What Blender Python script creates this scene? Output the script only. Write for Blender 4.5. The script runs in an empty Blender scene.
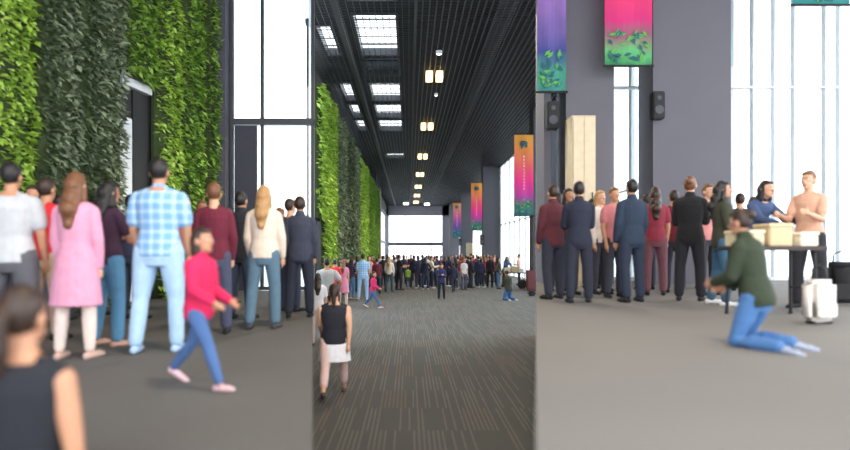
import bpy, bmesh, math, random
from mathutils import Vector, Matrix, Euler
random.seed(7)
C = bpy.context.scene.collection
R = math.radians
CAMZ, F, VX, VY = 2.0, 600.0, 409.0, 250.0     # eye height, focal length in pixels, vanishing point

def gx(px, d): return (px - VX) / F * d
def gz(py, d): return CAMZ + (VY - py) / F * d

# ------------------------------------------------------------------ materials
_m = {}
def newmat(name):
    m = bpy.data.materials.new(name); m.use_nodes = True
    nt = m.node_tree; b = nt.nodes['Principled BSDF']
    return m, nt, b
def plain(name, col, rough=.7, metal=0.0, noise=.12, scale=8.0, bump=0.0):
    """plain coloured material with a little procedural tone variation"""
    if name in _m: return _m[name]
    m, nt, b = newmat(name)
    tc = nt.nodes.new('ShaderNodeTexCoord'); n = nt.nodes.new('ShaderNodeTexNoise')
    n.inputs['Scale'].default_value = scale; n.inputs['Detail'].default_value = 3
    nt.links.new(tc.outputs['Object'], n.inputs['Vector'])
    mx = nt.nodes.new('ShaderNodeMix'); mx.data_type = 'RGBA'
    mx.inputs[6].default_value = (*[c*(1-noise) for c in col], 1); mx.inputs[7].default_value = (*[min(1, c*(1+noise)) for c in col], 1)
    nt.links.new(n.outputs['Fac'], mx.inputs[0]); nt.links.new(mx.outputs[2], b.inputs['Base Color'])
    b.inputs['Roughness'].default_value = rough; b.inputs['Metallic'].default_value = metal
    if bump:
        bp = nt.nodes.new('ShaderNodeBump'); bp.inputs['Strength'].default_value = bump; bp.inputs['Distance'].default_value = .02
        nt.links.new(n.outputs['Fac'], bp.inputs['Height']); nt.links.new(bp.outputs['Normal'], b.inputs['Normal'])
    _m[name] = m; return m
def srgb(r, g, b):
    return tuple(((c/255)/12.92 if c/255 <= .04045 else ((c/255+.055)/1.055)**2.4) for c in (r, g, b))
def cloth(rgb):
    k = 'cloth_%d_%d_%d' % rgb
    return plain(k, srgb(*rgb), .9, 0, .15, 14, .4)
def plaid(name, c1, c2, sx=14, sz=14):
    if name in _m: return _m[name]
    m, nt, b = newmat(name)
    tc = nt.nodes.new('ShaderNodeTexCoord'); sp = nt.nodes.new('ShaderNodeSeparateXYZ'); nt.links.new(tc.outputs['Object'], sp.inputs[0])
    def line(out, s):
        a = nt.nodes.new('ShaderNodeMath'); a.operation = 'MULTIPLY'; a.inputs[1].default_value = s; nt.links.new(out, a.inputs[0])
        f = nt.nodes.new('ShaderNodeMath'); f.operation = 'FRACT'; nt.links.new(a.outputs[0], f.inputs[0])
        g = nt.nodes.new('ShaderNodeMath'); g.operation = 'LESS_THAN'; g.inputs[1].default_value = .38; nt.links.new(f.outputs[0], g.inputs[0]); return g
    a, c = line(sp.outputs['X'], sx), line(sp.outputs['Z'], sz)
    ad = nt.nodes.new('ShaderNodeMath'); ad.operation = 'ADD'; nt.links.new(a.outputs[0], ad.inputs[0]); nt.links.new(c.outputs[0], ad.inputs[1])
    h = nt.nodes.new('ShaderNodeMath'); h.operation = 'MULTIPLY'; h.inputs[1].default_value = .5; nt.links.new(ad.outputs[0], h.inputs[0])
    mx = nt.nodes.new('ShaderNodeMix'); mx.data_type = 'RGBA'; mx.inputs[6].default_value = (*c1, 1); mx.inputs[7].default_value = (*c2, 1)
    nt.links.new(h.outputs[0], mx.inputs[0]); nt.links.new(mx.outputs[2], b.inputs['Base Color']); b.inputs['Roughness'].default_value = .9
    _m[name] = m; return m
def emit(name, col, s):
    if name in _m: return _m[name]
    m, nt, b = newmat(name); b.inputs['Emission Color'].default_value = (*col, 1); b.inputs['Emission Strength'].default_value = s
    b.inputs['Base Color'].default_value = (*col, 1); _m[name] = m; return m
def glass():
    if 'glass' in _m: return _m['glass']
    m, nt, b = newmat('clear_pane'); nt.nodes.remove(b)
    t = nt.nodes.new('ShaderNodeBsdfTransparent'); t.inputs[0].default_value = (.93, .96, .97, 1)
    g = nt.nodes.new('ShaderNodeBsdfGlossy'); g.inputs['Roughness'].default_value = .03
    x = nt.nodes.new('ShaderNodeMixShader'); x.inputs[0].default_value = .06
    nt.links.new(t.outputs[0], x.inputs[1]); nt.links.new(g.outputs[0], x.inputs[2]); nt.links.new(x.outputs[0], nt.nodes['Material Output'].inputs[0])
    _m['glass'] = m; return m
def tinted():
    if 'tinted' in _m: return _m['tinted']
    g = glass().copy(); g.name = 'tinted_pane'
    for n in g.node_tree.nodes:
        if n.type == 'BSDF_TRANSPARENT': n.inputs[0].default_value = (.085, .10, .11, 1)
    _m['tinted'] = g; return g
def carpet(name, stripes=True, base=(.098, .101, .096)):
    m, nt, b = newmat(name)
    N = nt.nodes.new; L = nt.links.new
    tc = N('ShaderNodeTexCoord'); sp = N('ShaderNodeSeparateXYZ'); L(tc.outputs['Object'], sp.inputs[0])
    def math_(op, a, v=None, a2=None):
        n = N('ShaderNodeMath'); n.operation = op; L(a, n.inputs[0])
        if a2 is not None: L(a2, n.inputs[1])
        elif v is not None: n.inputs[1].default_value = v
        return n.outputs[0]
    ns = N('ShaderNodeTexNoise'); ns.inputs['Scale'].default_value = 90; ns.inputs['Detail'].default_value = 4; L(tc.outputs['Object'], ns.inputs['Vector'])
    nb = N('ShaderNodeTexNoise'); nb.inputs['Scale'].default_value = .7; L(tc.outputs['Object'], nb.inputs['Vector'])
    m1 = N('ShaderNodeMix'); m1.data_type = 'RGBA'
    m1.inputs[6].default_value = (*[c*.72 for c in base], 1); m1.inputs[7].default_value = (*[c*1.28 for c in base], 1); L(ns.outputs['Fac'], m1.inputs[0])
    out = m1.outputs[2]
    if stripes:
        rowv = math_('MULTIPLY', sp.outputs['Y'], 1/.95); row = math_('FLOOR', rowv)
        cx = math_('MULTIPLY', sp.outputs['X'], 1/.052); cell = math_('FLOOR', cx); fr = math_('FRACT', cx)
        cb = N('ShaderNodeCombineXYZ'); L(cell, cb.inputs[0]); L(row, cb.inputs[1])
        w = N('ShaderNodeTexWhiteNoise'); w.noise_dimensions = '2D'; L(cb.outputs[0], w.inputs['Vector'])
        on = math_('GREATER_THAN', w.outputs['Value'], .44); thin = math_('LESS_THAN', fr, .19)
        fac = math_('MULTIPLY', math_('MULTIPLY', on, a2=thin), .85)
        # stripe colours by tile: grey pink to rust
        tx = math_('FLOOR', math_('MULTIPLY', sp.outputs['X'], 1/.95)); cb2 = N('ShaderNodeCombineXYZ'); L(tx, cb2.inputs[0]); L(row, cb2.inputs[1])
        w2 = N('ShaderNodeTexWhiteNoise'); w2.noise_dimensions = '2D'; L(cb2.outputs[0], w2.inputs['Vector'])
        cr = N('ShaderNodeValToRGB'); cr.color_ramp.elements[0].color = (.27, .225, .21, 1); cr.color_ramp.elements[1].color = (.29, .155, .12, 1); cr.color_ramp.elements[0].position = .5
        L(w2.outputs['Value'], cr.inputs[0])
        m2 = N('ShaderNodeMix'); m2.data_type = 'RGBA'; L(fac, m2.inputs[0]); L(out, m2.inputs[6]); L(cr.outputs[0], m2.inputs[7]); out = m2.outputs[2]
    m3 = N('ShaderNodeMix'); m3.data_type = 'RGBA'; m3.blend_type = 'MULTIPLY'; m3.inputs[0].default_value = .25
    L(out, m3.inputs[6]); L(nb.outputs['Fac'], m3.inputs[7]); L(m3.outputs[2], b.inputs['Base Color'])
    b.inputs['Roughness'].default_value = .88; b.inputs['Specular IOR Level'].default_value = .3
    bp = N('ShaderNodeBump'); bp.inputs['Strength'].default_value = .35; bp.inputs['Distance'].default_value = .01
    L(ns.outputs['Fac'], bp.inputs['Height']); L(bp.outputs['Normal'], b.inputs['Normal'])
    return m
def leafmat(name, c1, c2, c3):
    m, nt, b = newmat(name); N = nt.nodes.new; L = nt.links.new
    g = N('ShaderNodeNewGeometry'); cr = N('ShaderNodeValToRGB'); e = cr.color_ramp.elements
    e[0].color = (*c1, 1); e[1].color = (*c3, 1); x = e.new(.5); x.color = (*c2, 1)
    L(g.outputs['Random Per Island'], cr.inputs[0]); L(cr.outputs[0], b.inputs['Base Color']); b.inputs['Roughness'].default_value = .6
    return m
def bannermat(name, stops, H):
    """printed cloth: colour bands running down the banner"""
    m, nt, b = newmat(name); N = nt.nodes.new; L = nt.links.new
    tc = N('ShaderNodeTexCoord'); sp = N('ShaderNodeSeparateXYZ'); L(tc.outputs['Object'], sp.inputs[0])
    ns = N('ShaderNodeTexNoise'); ns.inputs['Scale'].default_value = 2.2; L(tc.outputs['Object'], ns.inputs['Vector'])
    d = N('ShaderNodeMath'); d.operation = 'DIVIDE'; d.inputs[1].default_value = H; L(sp.outputs['Z'], d.inputs[0])
    a = N('ShaderNodeMath'); a.operation = 'MULTIPLY_ADD'; a.inputs[1].default_value = .16; a.inputs[2].default_value = -.08; L(ns.outputs['Fac'], a.inputs[0])
    s = N('ShaderNodeMath'); s.operation = 'ADD'; L(d.outputs[0], s.inputs[0]); L(a.outputs[0], s.inputs[1])
    cr = N('ShaderNodeValToRGB'); e = cr.color_ramp.elements
    e[0].position = stops[0][0]; e[0].color = (*stops[0][1], 1); e[1].position = stops[-1][0]; e[1].color = (*stops[-1][1], 1)
    for p, c in stops[1:-1]: k = e.new(p); k.color = (*c, 1)
    L(s.outputs[0], cr.inputs[0]); L(cr.outputs[0], b.inputs['Base Color']); b.inputs['Roughness'].default_value = .7
    return m

# ------------------------------------------------------------------ mesh helpers
def box(bm, x0, x1, y0, y1, z0, z1, M=None):
    vs = [bm.verts.new(Vector(p) if M is None else M @ Vector(p)) for p in
          ((x0,y0,z0),(x1,y0,z0),(x1,y1,z0),(x0,y1,z0),(x0,y0,z1),(x1,y0,z1),(x1,y1,z1),(x0,y1,z1))]
    for f in ((0,3,2,1),(4,5,6,7),(0,1,5,4),(1,2,6,5),(2,3,7,6),(3,0,4,7)): bm.faces.new([vs[i] for i in f])
def loft(bm, rings, n=14):
    """rings: (centre, u axis, v axis, a, b) -> closed tube"""
    L = []
    for c, u, v, a, b in rings:
        L.append([bm.verts.new(Vector(c) + Vector(u)*(a*math.cos(2*math.pi*i/n)) + Vector(v)*(b*math.sin(2*math.pi*i/n))) for i in range(n)])
    for p, q in zip(L, L[1:]):
        for i in range(n): bm.faces.new([p[i], p[(i+1)%n], q[(i+1)%n], q[i]])
    bm.faces.new(list(reversed(L[0]))); bm.faces.new(L[-1])
def ell(bm, c, r, rot=None, seg=14, rg=9):
    M = Matrix.Translation(c) @ (rot.to_4x4() if rot is not None else Matrix()) @ Matrix.Diagonal((*r, 1))
    top, bot = bm.verts.new(M @ Vector((0, 0, 1))), bm.verts.new(M @ Vector((0, 0, -1)))
    G = [[bm.verts.new(M @ Vector((math.sin(math.pi*j/rg)*math.cos(2*math.pi*i/seg), math.sin(math.pi*j/rg)*math.sin(2*math.pi*i/seg), math.cos(math.pi*j/rg)))) for i in range(seg)] for j in range(1, rg)]
    for i in range(seg):
        k = (i+1) % seg
        bm.faces.new((top, G[0][i], G[0][k])); bm.faces.new((bot, G[-1][k], G[-1][i]))
        for p, q in zip(G, G[1:]): bm.faces.new((p[i], q[i], q[k], p[k]))
def limb(bm, pts, rs, n=12, flat=1.0, ends=True):
    pts = [Vector(p) for p in pts]
    rings = []
    ref = Vector((1, 0, 0))
    for i, p in enumerate(pts):
        t = (pts[min(i+1, len(pts)-1)] - pts[max(i-1, 0)]).normalized()
        r = ref if abs(t.dot(ref)) < .92 else Vector((0, 1, 0))
        v = t.cross(r).normalized(); u = v.cross(t).normalized()
        rings.append((p, u, v, rs[i], rs[i]*flat))
    loft(bm, rings, n)
    if ends:
        for p, r in zip(pts, rs): ell(bm, p, (r*.99,)*3, seg=10, rg=7)
def cyl(bm, p0, p1, r, n=12): limb(bm, [p0, p1], [r, r], n, ends=False)
def obj(name, bm, mat, parent=None, smooth=False, loc=None):
    bmesh.ops.recalc_face_normals(bm, faces=bm.faces)
    me = bpy.data.meshes.new(name); bm.to_mesh(me); bm.free()
    for m in (mat if isinstance(mat, (list, tuple)) else [mat]): me.materials.append(m)
    if smooth: me.shade_smooth()
    o = bpy.data.objects.new(name, me); C.objects.link(o)
    if parent is not None: o.parent = parent
    if loc is not None: o.location = loc
    return o
def struct(name, bm, mat, label=None, parent=None):
    o = obj(name, bm, mat, parent)
    if parent is None:
        o['kind'] = 'structure'
        if label: o['label'] = label; o['category'] = name.split('_')[0]
    return o
def thing(name, label, cat, loc=(0,0,0), rz=0, group=None):
    o = bpy.data.objects.new(name, None); C.objects.link(o); o.location = loc; o.rotation_euler = (0, 0, rz); o.empty_display_size = .2
    o['label'] = label; o['category'] = cat
    if group: o['group'] = group
    return o
def B(*boxes):
    bm = bmesh.new()
    for b in boxes: box(bm, *b)
    return bm

# ------------------------------------------------------------------ shell
DARK = plain('black_paint', srgb(34, 34, 37), .7, 0, .1)
STEEL = plain('dark_grey_frame', srgb(70, 72, 78), .5, .2, .1)
FIN = plain('grey_wall_paint', srgb(106, 104, 112), .8, 0, .06, 1.5)
FINH = plain('dark_grey_wall_paint', srgb(78, 77, 84), .8, 0, .06, 1.5)
FRAME_W = plain('pale_mullion', srgb(222, 226, 230), .5, 0, .04)
LOUV = plain('grid_black', srgb(44, 46, 50), .5, .2, .05)
ROOF = plain('roof_dark', srgb(26, 29, 33), .9, 0, .15)
ZC = 9.0
HALL = carpet('striped_carpet')
PLAINC = carpet('plain_grey_carpet', False, (.215, .205, .195))

struct('floor', B((-9, 12.5, -3, 14.3, -.2, 0), (-3.9, 8.2, 14.3, 97, -.2, 0)), HALL, 'dark grey carpet with fine broken pink stripes down the long hall')
bm = bmesh.new(); bmesh.ops.create_grid(bm, x_segments=2, y_segments=2, size=160, matrix=Matrix.Translation((0, 60, -.3)))
struct('ground_outside', bm, plain('pale_plaza', (.75, .76, .77), .8), 'pale paved ground outside the windows')

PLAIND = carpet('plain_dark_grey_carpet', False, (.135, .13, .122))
def prism(poly, z0, z1):
    bm = bmesh.new(); a = [bm.verts.new((x, y, z0)) for x, y in poly]; b = [bm.verts.new((x, y, z1)) for x, y in poly]
    n = len(poly); bm.faces.new(list(reversed(a))); bm.faces.new(b)
    for i in range(n): bm.faces.new([a[i], a[(i+1)%n], b[(i+1)%n], b[i]])
    return bm
ZL, ZR = 1.06, 1.30
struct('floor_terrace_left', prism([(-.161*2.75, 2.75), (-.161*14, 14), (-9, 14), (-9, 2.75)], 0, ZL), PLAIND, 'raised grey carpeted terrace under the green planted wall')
struct('floor_terrace_right', prism([(.2115*1.95, 1.95), (12, 1.95), (12, 14.1), (.2115*14.1, 14.1)], 0, ZR), PLAINC, 'raised grey carpeted terrace along the tall grey columns')
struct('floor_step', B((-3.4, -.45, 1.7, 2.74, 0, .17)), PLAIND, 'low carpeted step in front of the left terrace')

# roof slab with sky light openings
bm = bmesh.new()
holes = []
for (a, b) in ((17.2, 20.3), (21.5, 26.0), (26.4, 29), (30.3, 33.9), (34.7, 38.2), (39, 42.4), (52.5, 55)):
    holes.append((-2.05, -.45, a, b))
for (a, b) in ((22.6, 26.0), (30.3, 33.9), (34.7, 38.2), (39, 42.4)):
    holes.append((-3.55, -2.95, a, b))
xs = sorted({-9, 12.5, -3.9, 8.0, *[h[0] for h in holes], *[h[1] for h in holes]}); ys = sorted({-3, 97, 14.3, 22.5, *[h[2] for h in holes], *[h[3] for h in holes]})
for i in range(len(xs)-1):
    for j in range(len(ys)-1):
        cx, cy = (xs[i]+xs[i+1])/2, (ys[j]+ys[j+1])/2
        if any(h[0] < cx < h[1] and h[2] < cy < h[3] for h in holes) or (cx < -3.9 and cy > 14.3) or (cx > 8 and cy > 14.3) or (cx < -2.05 and 14.3 < cy < 22.5): continue
        box(bm, xs[i], xs[i+1], ys[j], ys[j+1], 10.5, 10.7)
struct('ceiling_slab_corner', prism([(-2.32, 14.3), (-2.05, 14.3), (-2.05, 22.5), (-3.65, 22.5)], 10.5, 10.7), ROOF, 'dark roof corner over the splayed side window')
struct('ceiling_slab', bm, ROOF, 'dark roof slab with skylight openings above the black grid')
for k, h in enumerate(holes):
    w = bpy.data.objects.new('window_%d' % (20+k), None); C.objects.link(w); w['kind'] = 'structure'
    w['label'] = 'skylight number %d in the dark roof' % (k+1)
    bm = B((h[0]-.05, h[1]+.05, h[2]-.05, h[2]+.04, 10.42, 10.75), (h[0]-.05, h[1]+.05, h[3]-.04, h[3]+.05, 10.42, 10.75),
           (h[0]-.05, h[0]+.04, h[2], h[3], 10.42, 10.75), (h[1]-.04, h[1]+.05, h[2], h[3], 10.42, 10.75))
    y = h[2]+.9
    while y < h[3]-.2: box(bm, h[0], h[1], y-.02, y+.02, 10.6, 10.64); y += .9
    obj('window_frame', bm, STEEL, w); obj('window_pane', B((h[0], h[1], h[2], h[3], 10.62, 10.63)), tinted() if h[2] == 26.4 else glass(), w)
# open-cell black grid ceiling
bm = bmesh.new(); X0, X1 = -3.6, 7.7
y = -1.9
while y < 95:
    box(bm, max(X0, -.162*y) if y > 14.3 else -2.25, X1 if y > 14.3 else 2.95, y-.008, y+.008, ZC, ZC+.016); y += .2
x = X0
while x < X1:
    t = .010 if x < .2 else .017
    y0 = (max(14.3, -x/.162) if x < -2.25 else 14.3 if x > 2.95 else -2)
    box(bm, x-t, x+t, y0, 95, ZC-.002, ZC+.02 if x < .2 else ZC+.06); x += .2
struct('ceiling_grid', bm, LOUV, 'black open-cell grid ceiling hanging below the roof')
bm = B((-2.22, -2.06, -2, 95, ZC-.06, ZC+.14), (.15, .25, -2, 95, ZC-.03, ZC+.08))
struct('ceiling_beam', bm, DARK, 'dark beams running along the grid ceiling')
# ducts above the grid
bm = bmesh.new()
cyl(bm, (3.2, 14.3, 9.9), (3.2, 94.5, 9.9), .3, 16)
struct('ceiling_duct', bm, STEEL, 'grey round duct above the grid ceiling')
struct('ceiling_soffit_left', B((-9, -2.2, 3, 14.28, 9.0, 9.2)), DARK, 'dark soffit over the left terrace')
struct('ceiling_soffit_right', B((2.98, 12, 3, 14.28, 9.0, 9.2)), DARK, 'dark soffit over the right terrace')

# walls
struct('wall_left', B((-3.85, -3.62, 22.5, 66.6, 0, 10.5)), DARK, 'dark long wall behind the planted panels')
struct('wall_column_left', B((-3.84, -3.2, 67.3, 69.2, 0, 10.5)), STEEL, 'dark column at the end of the planted wall')
struct('wall_terrace_left', prism([(-5.75, 7.2), (-4.62, 14.0), (-5.1, 14.0), (-6.3, 7.2)], ZL, 9.0), DARK, 'dark wall behind the planting of the left terrace')
struct('wall_side_left', B((-6.4, -6.15, -3, 7.1, 0, 10.5)), FIN, 'grey side wall')

def facade_y(name, x0, x1, Y, z0, z1, mull, trans, label, mat=STEEL, w=.035, dark=()):
    """glazed wall facing the camera: frame, panes"""
    e = bpy.data.objects.new(name, None); C.objects.link(e); e['kind'] = 'structure'; e['label'] = label
    bm = B((x0, x1, Y-.06, Y+.06, z0, z0+.08), (x0, x1, Y-.06, Y+.06, z1-.08, z1), (x0, x0+.07, Y-.06, Y+.06, z0, z1), (x1-.07, x1, Y-.06, Y+.06, z0, z1))
    for m in mull: box(bm, m-w, m+w, Y-.07, Y+.07, z0, z1)
    for t, th in trans: box(bm, x0, x1, Y-.09, Y+.09, t-th, t+th)
    obj('window_frame', bm, mat, e); xs = [x0] + list(mull) + [x1]
    obj('window_pane', B((x0+.05, x1-.05, Y-.006, Y+.006, z0+.05, z1-.05)), glass(), e)
    return e
def facade_x(name, X, y0, y1, z0, z1, step, trans, label, mat=FRAME_W, w=.05, pr=.06):
    e = bpy.data.objects.new(name, None); C.objects.link(e); e['kind'] = 'structure'; e['label'] = label
    bm = B((X-.06, X+.06, y0, y1, z0, z0+.08), (X-.06, X+.06, y0, y1, z1-.08, z1))
    y = y0
    while y <= y1: box(bm, X-pr, X+pr, y-w, y+w, z0, z1); y += step
    for t, th in trans: box(bm, X-pr, X+pr, y0, y1, t-th, t+th)
    obj('window_frame', bm, mat, e); obj('window_pane', B((X-.006, X+.006, y0, y1, z0+.05, z1-.05)), glass(), e)
    return e
# hall far end
facade_y('window_1', gx(388.5, 95), gx(442.5, 95), 95, 0, 7.5, [gx(a, 95) for a in (397, 405, 413.5, 422, 431)], [(gz(244, 95), .28)], 'big bright window wall closing the far end of the hall', w=.02)
struct('wall_far', B((gx(442.5, 95), 8.2, 94.9, 95.3, 0, 10.5), (-3.85, gx(388.5, 95), 94.9, 95.3, 0, 10.5), (-3.85, 8.2, 94.9, 95.3, 7.5, 10.5)), FIN, 'grey end wall around the far window')
bm = B((gx(408, 94), gx(409, 94), 94, 94.2, 0, gz(246.5, 94)), (gx(431, 94), gx(432, 94), 94, 94.2, 0, gz(246.5, 94)), (gx(408, 94), gx(432, 94), 94, 94.2, gz(246.5, 94)-.15, gz(246.5, 94)))
struct('door_1', bm, STEEL, 'thin grey entrance frame under the far window')
w6 = bpy.data.objects.new('window_6', None); C.objects.link(w6); w6['kind'] = 'structure'; w6['label'] = 'clear splayed side window of the hall before the planted wall'
def w6p(y0, y1, z0, z1, t): return prism([(-.1625*y0, y0), (-.1625*y1, y1), (-.1625*y1-t, y1), (-.1625*y0-t, y0)], z0, z1)
for z0, z1 in ((0, .1), (10.35, 10.5)): obj('window_frame', w6p(14.25, 22.5, z0, z1, .1), FRAME_W, w6)
obj('window_frame', w6p(22.42, 22.5, .1, 10.35, .1), FRAME_W, w6); obj('window_pane', w6p(14.3, 22.42, .1, 10.35, .012), glass(), w6)
facade_x('window_2', -3.55, 69.3, 94.8, 0, 7.4, 4.2, [(3.1, .2)], 'tall white side window beyond the planted wall', STEEL, .05, .025)
struct('wall_left_upper', B((-3.85, -3.55, 69.2, 94.8, 7.4, 10.5)), DARK, 'dark wall band above the far side window')
# hall right side: glazed facade with grey fins
facade_x('window_3', 7.72, 14.5, 94.8, 0, ZC, 2.1, [(4.1, .03)], 'tall white glazed side of the hall between the grey fins', FRAME_W, .14)
for k, y in enumerate((30, 50.5, 72, 92)):
    struct('wall_fin_%d' % (k+1), B((6.22, 7.68, y, y+1.0, 0, 10.5)), FINH, 'grey fin wall standing out from the glazed side of the hall, %s from the far end' % ('fourth', 'third', 'second', 'first')[k])
struct('wall_right_upper', B((7.66, 7.9, 14.3, 94.8, 9.03, 10.5)), DARK, 'dark wall band above the glazed side of the hall')
# left terrace window wall
XW0, XW1 = gx(229, 14), gx(313.5, 14)
facade_y('window_4', XW0, XW1, 14.12, ZL, 9.0, [gx(261, 14)], [(gz(121, 14), .07)], 'big bright window behind the crowd on the left terrace', w=.03)
struct('wall_column_terrace', B((gx(214, 14), XW0-.01, 13.75, 14.2, ZL, 9.0)), plain('slate_column', srgb(82, 80, 92), .7), 'dark slate column beside the left terrace window')
struct('door_2', B((gx(235, 14), gx(257, 14), 13.95, 14.04, ZL, gz(126, 14))), plain('slate_door', srgb(60, 60, 74), .6), 'dark slate door under the left terrace window')
# right terrace facade
facade_y('window_5', .2115*14.0, 11.6, 13.95, ZR, 9.0, [gx(a, 13.95) for a in (752, 773, 793, 824, 838)], [(gz(88, 13.95), .02)], 'tall white glazed wall behind the right terrace', FRAME_W, .02)
cols = [(535.2, 551), (566, 614), (653, 731)]
for k, (a, b) in enumerate(cols):
    x0 = gx(a, 12.5); x1 = gx(b, 12.5)
    if k == 0: x0 = .2115*13.3
    struct('wall_pillar_%d' % (k+1), B((x0, x1, 12.5, 13.3, ZR, 9.0)), FIN, ('narrow grey pillar at the left end of the right terrace', 'grey pillar behind the cream cabinet', 'widest grey pillar on the right terrace')[k])

# ------------------------------------------------------------------ planted wall panels
LB = leafmat('bright_leaves', srgb(118, 156, 48), srgb(166, 200, 72), srgb(208, 236, 124))
LG = leafmat('grey_green_leaves', srgb(86, 98, 76), srgb(134, 146, 116), srgb(176, 188, 154))
LM = leafmat('mid_leaves', srgb(82, 118, 36), srgb(126, 166, 58), srgb(170, 206, 96))
LD = leafmat('deep_leaves', srgb(60, 74, 54), srgb(98, 112, 84), srgb(134, 150, 112))
SOIL = plain('felt_backing', srgb(58, 72, 38), .95)
def plant_panel(p0, p1, z0, z1, mat, label, size=.12, dens=130, bulge=.3, cat='plant wall', group=None):
    """p0,p1: floor points of the panel's wall line (room side is +X); leaf sprays over a bulging felt backing"""
    p0, p1 = Vector((*p0, 0)), Vector((*p1, 0)); d = (p1-p0); Ln = d.length; d.normalize(); nrm = Vector((d.y, -d.x, 0))
    e = thing('planted_wall_panel', label, cat, (p0.x, p0.y, z0), 0, group)
    def prof(u): return bulge*(.35 + .65*math.sqrt(max(0, 1-(2*u-1)**4)))
    bm = bmesh.new(); n = 10; m = 6; G = []
    for j in range(m+1):
        row = [bm.verts.new(d*(Ln*i/n) + nrm*(prof(i/n)*.7) + Vector((0, 0, (z1-z0)*j/m))) for i in range(n+1)]; G.append(row)
        row.append(bm.verts.new(d*Ln + Vector((0, 0, (z1-z0)*j/m)))); row.insert(0, bm.verts.new(Vector((0, 0, (z1-z0)*j/m))))
    k = len(G[0])
    for j in range(m):
        for i in range(k): bm.faces.new([G[j][i], G[j][(i+1) % k], G[j+1][(i+1) % k], G[j+1][i]])
    bm.faces.new(G[-1]); bm.faces.new(list(reversed(G[0])))
    obj('felt_backing', bm, SOIL, e)
    VV = []; rnd = random.Random(int(p0.y*100)+int(z0*10))
    cnt = int(min(9000, Ln*(z1-z0)*dens))
    for _ in range(cnt):
        u = rnd.random(); z = rnd.random()*(z1-z0)
        lump = .10*math.sin(z*5.1+u*7)+.07*math.sin(z*11+u*3)
        c = d*(u*Ln) + nrm*(prof(u)*(.75+rnd.random()*.35)+lump*bulge*1.4) + Vector((0, 0, z))
        s = size*(.6+.8*rnd.random())
        a = (nrm*(.5+rnd.random()) + d*(rnd.random()-.5)*1.6 + Vector((0, 0, -rnd.random()*1.7+.35))).normalized()
        b = a.cross(Vector((rnd.random()-.5, rnd.random()-.5, 1))).normalized()*(s*.3)
        up = b.cross(a).normalized()*(s*.1)
        VV += [c - a*s*.3, c + b + a*s*.3+up, c + a*s, c - b + a*s*.3+up]
    me = bpy.data.meshes.new('foliage'); me.from_pydata([tuple(v) for v in VV], [], [(i, i+1, i+2, i+3) for i in range(0, len(VV), 4)]); me.materials.append(mat)
    o = bpy.data.objects.new('foliage', me); C.objects.link(o); o.parent = e
    return e
HX = -3.6
hp = [(22.5, 23.6, 3.2, LB, 'short bright green planting above the black door of the long hall'),
      (23.75, 27.0, .3, LB, 'bright lime planted strip first along the hall wall'),
      (27.6, 31.4, .3, LG, 'grey-green planted strip just after the lime one'),
      (31.9, 35.2, .3, LD, 'deep green planted strip in the middle of the hall wall'),
      (35.5, 39.0, .3, LG, 'olive grey planted strip before the white door slot'),
      (40.4, 48.4, .3, LB, 'bright green planted strip just past the white door slot'),
      (49.6, 56.6, .3, LM, 'mid green planted strip, second from the far column'),
      (57.8, 66.6, .3, LM, 'mid green planted strip nearest the far column')]
for a, b, z, m, lab in hp: plant_panel((HX, a), (HX, b), z, 8.3, m, lab, .17, 190, .34)
struct('door_3', B((-3.6, -3.45, 22.5, 23.6, 0, 3.1)), DARK, 'black door in the planted wall of the hall')
struct('door_4', B((-3.6, -3.5, 39.1, 39.6, 0, 3.3)), DARK, 'black door slot between green strips')
struct('door_5', B((-3.6, -3.5, 39.65, 40.3, 0, 2.9)), plain('white_door', srgb(225, 228, 232), .5), 'white door leaf between green strips')
# left terrace planting: positions along the wall line
def wl(px):
    """meeting point of the sight direction and the wall line, room side"""
    ax, ay, bx, by = -5.74, 7.2, -4.6, 14.0
    s = (px-VX)/F; t = (s*ay - ax)/((bx-ax) - s*(by-ay)); return (ax+(bx-ax)*t+.02, ay+(by-ay)*t)
lp = [(-25, 22, ZL, LB, 'lime green planted strip at the near end of the left terrace wall'),
      (25, 40, ZL, LD, 'narrow deep green planted strip beside the nearest lime strip'),
      (41, 67, ZL, LG, 'grey-green planted strip behind the person in red'),
      (69, 81, ZL, LD, 'narrow dark planted strip above the woman in pink'),
      (82, 114, ZL, LG, 'wide olive grey planted strip just before the terrace door slot'),
      (116, 148, 5.1, LM, 'green planting hanging above the terrace door slot'),
      (150, 171, ZL, LB, 'bright green planted strip just past the terrace door slot'),
      (173, 195, ZL, LM, 'mid green planted strip behind the man in blue plaid'),
      (201, 211, ZL, LM, 'narrow green planted strip beside the slate column')]
for a, b, z, m, lab in lp: plant_panel(wl(a), wl(b), z, 8.95, m, lab, .11, 420, .26)
p, q = wl(118), wl(131); struct('door_6', prism([p, q, (q[0]-.08, q[1]), (p[0]-.08, p[1])], ZL, 4.4), plain('white_door', (.8,.8,.8)), 'white door leaf between the terrace planting')
p, q = wl(132), wl(147); struct('door_7', prism([p, q, (q[0]-.1, q[1]), (p[0]-.1, p[1])], ZL, 5.0), DARK, 'black door slot between the terrace planting')
p, q = wl(116), wl(146); struct('trim_1', prism([(p[0]+.1, p[1]), (q[0]+.1, q[1]), (q[0]-.08, q[1]), (p[0]-.08, p[1])], 4.95, 5.15), plain('white_lintel', srgb(220, 222, 225), .6), 'white lintel above the terrace door slot')

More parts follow.
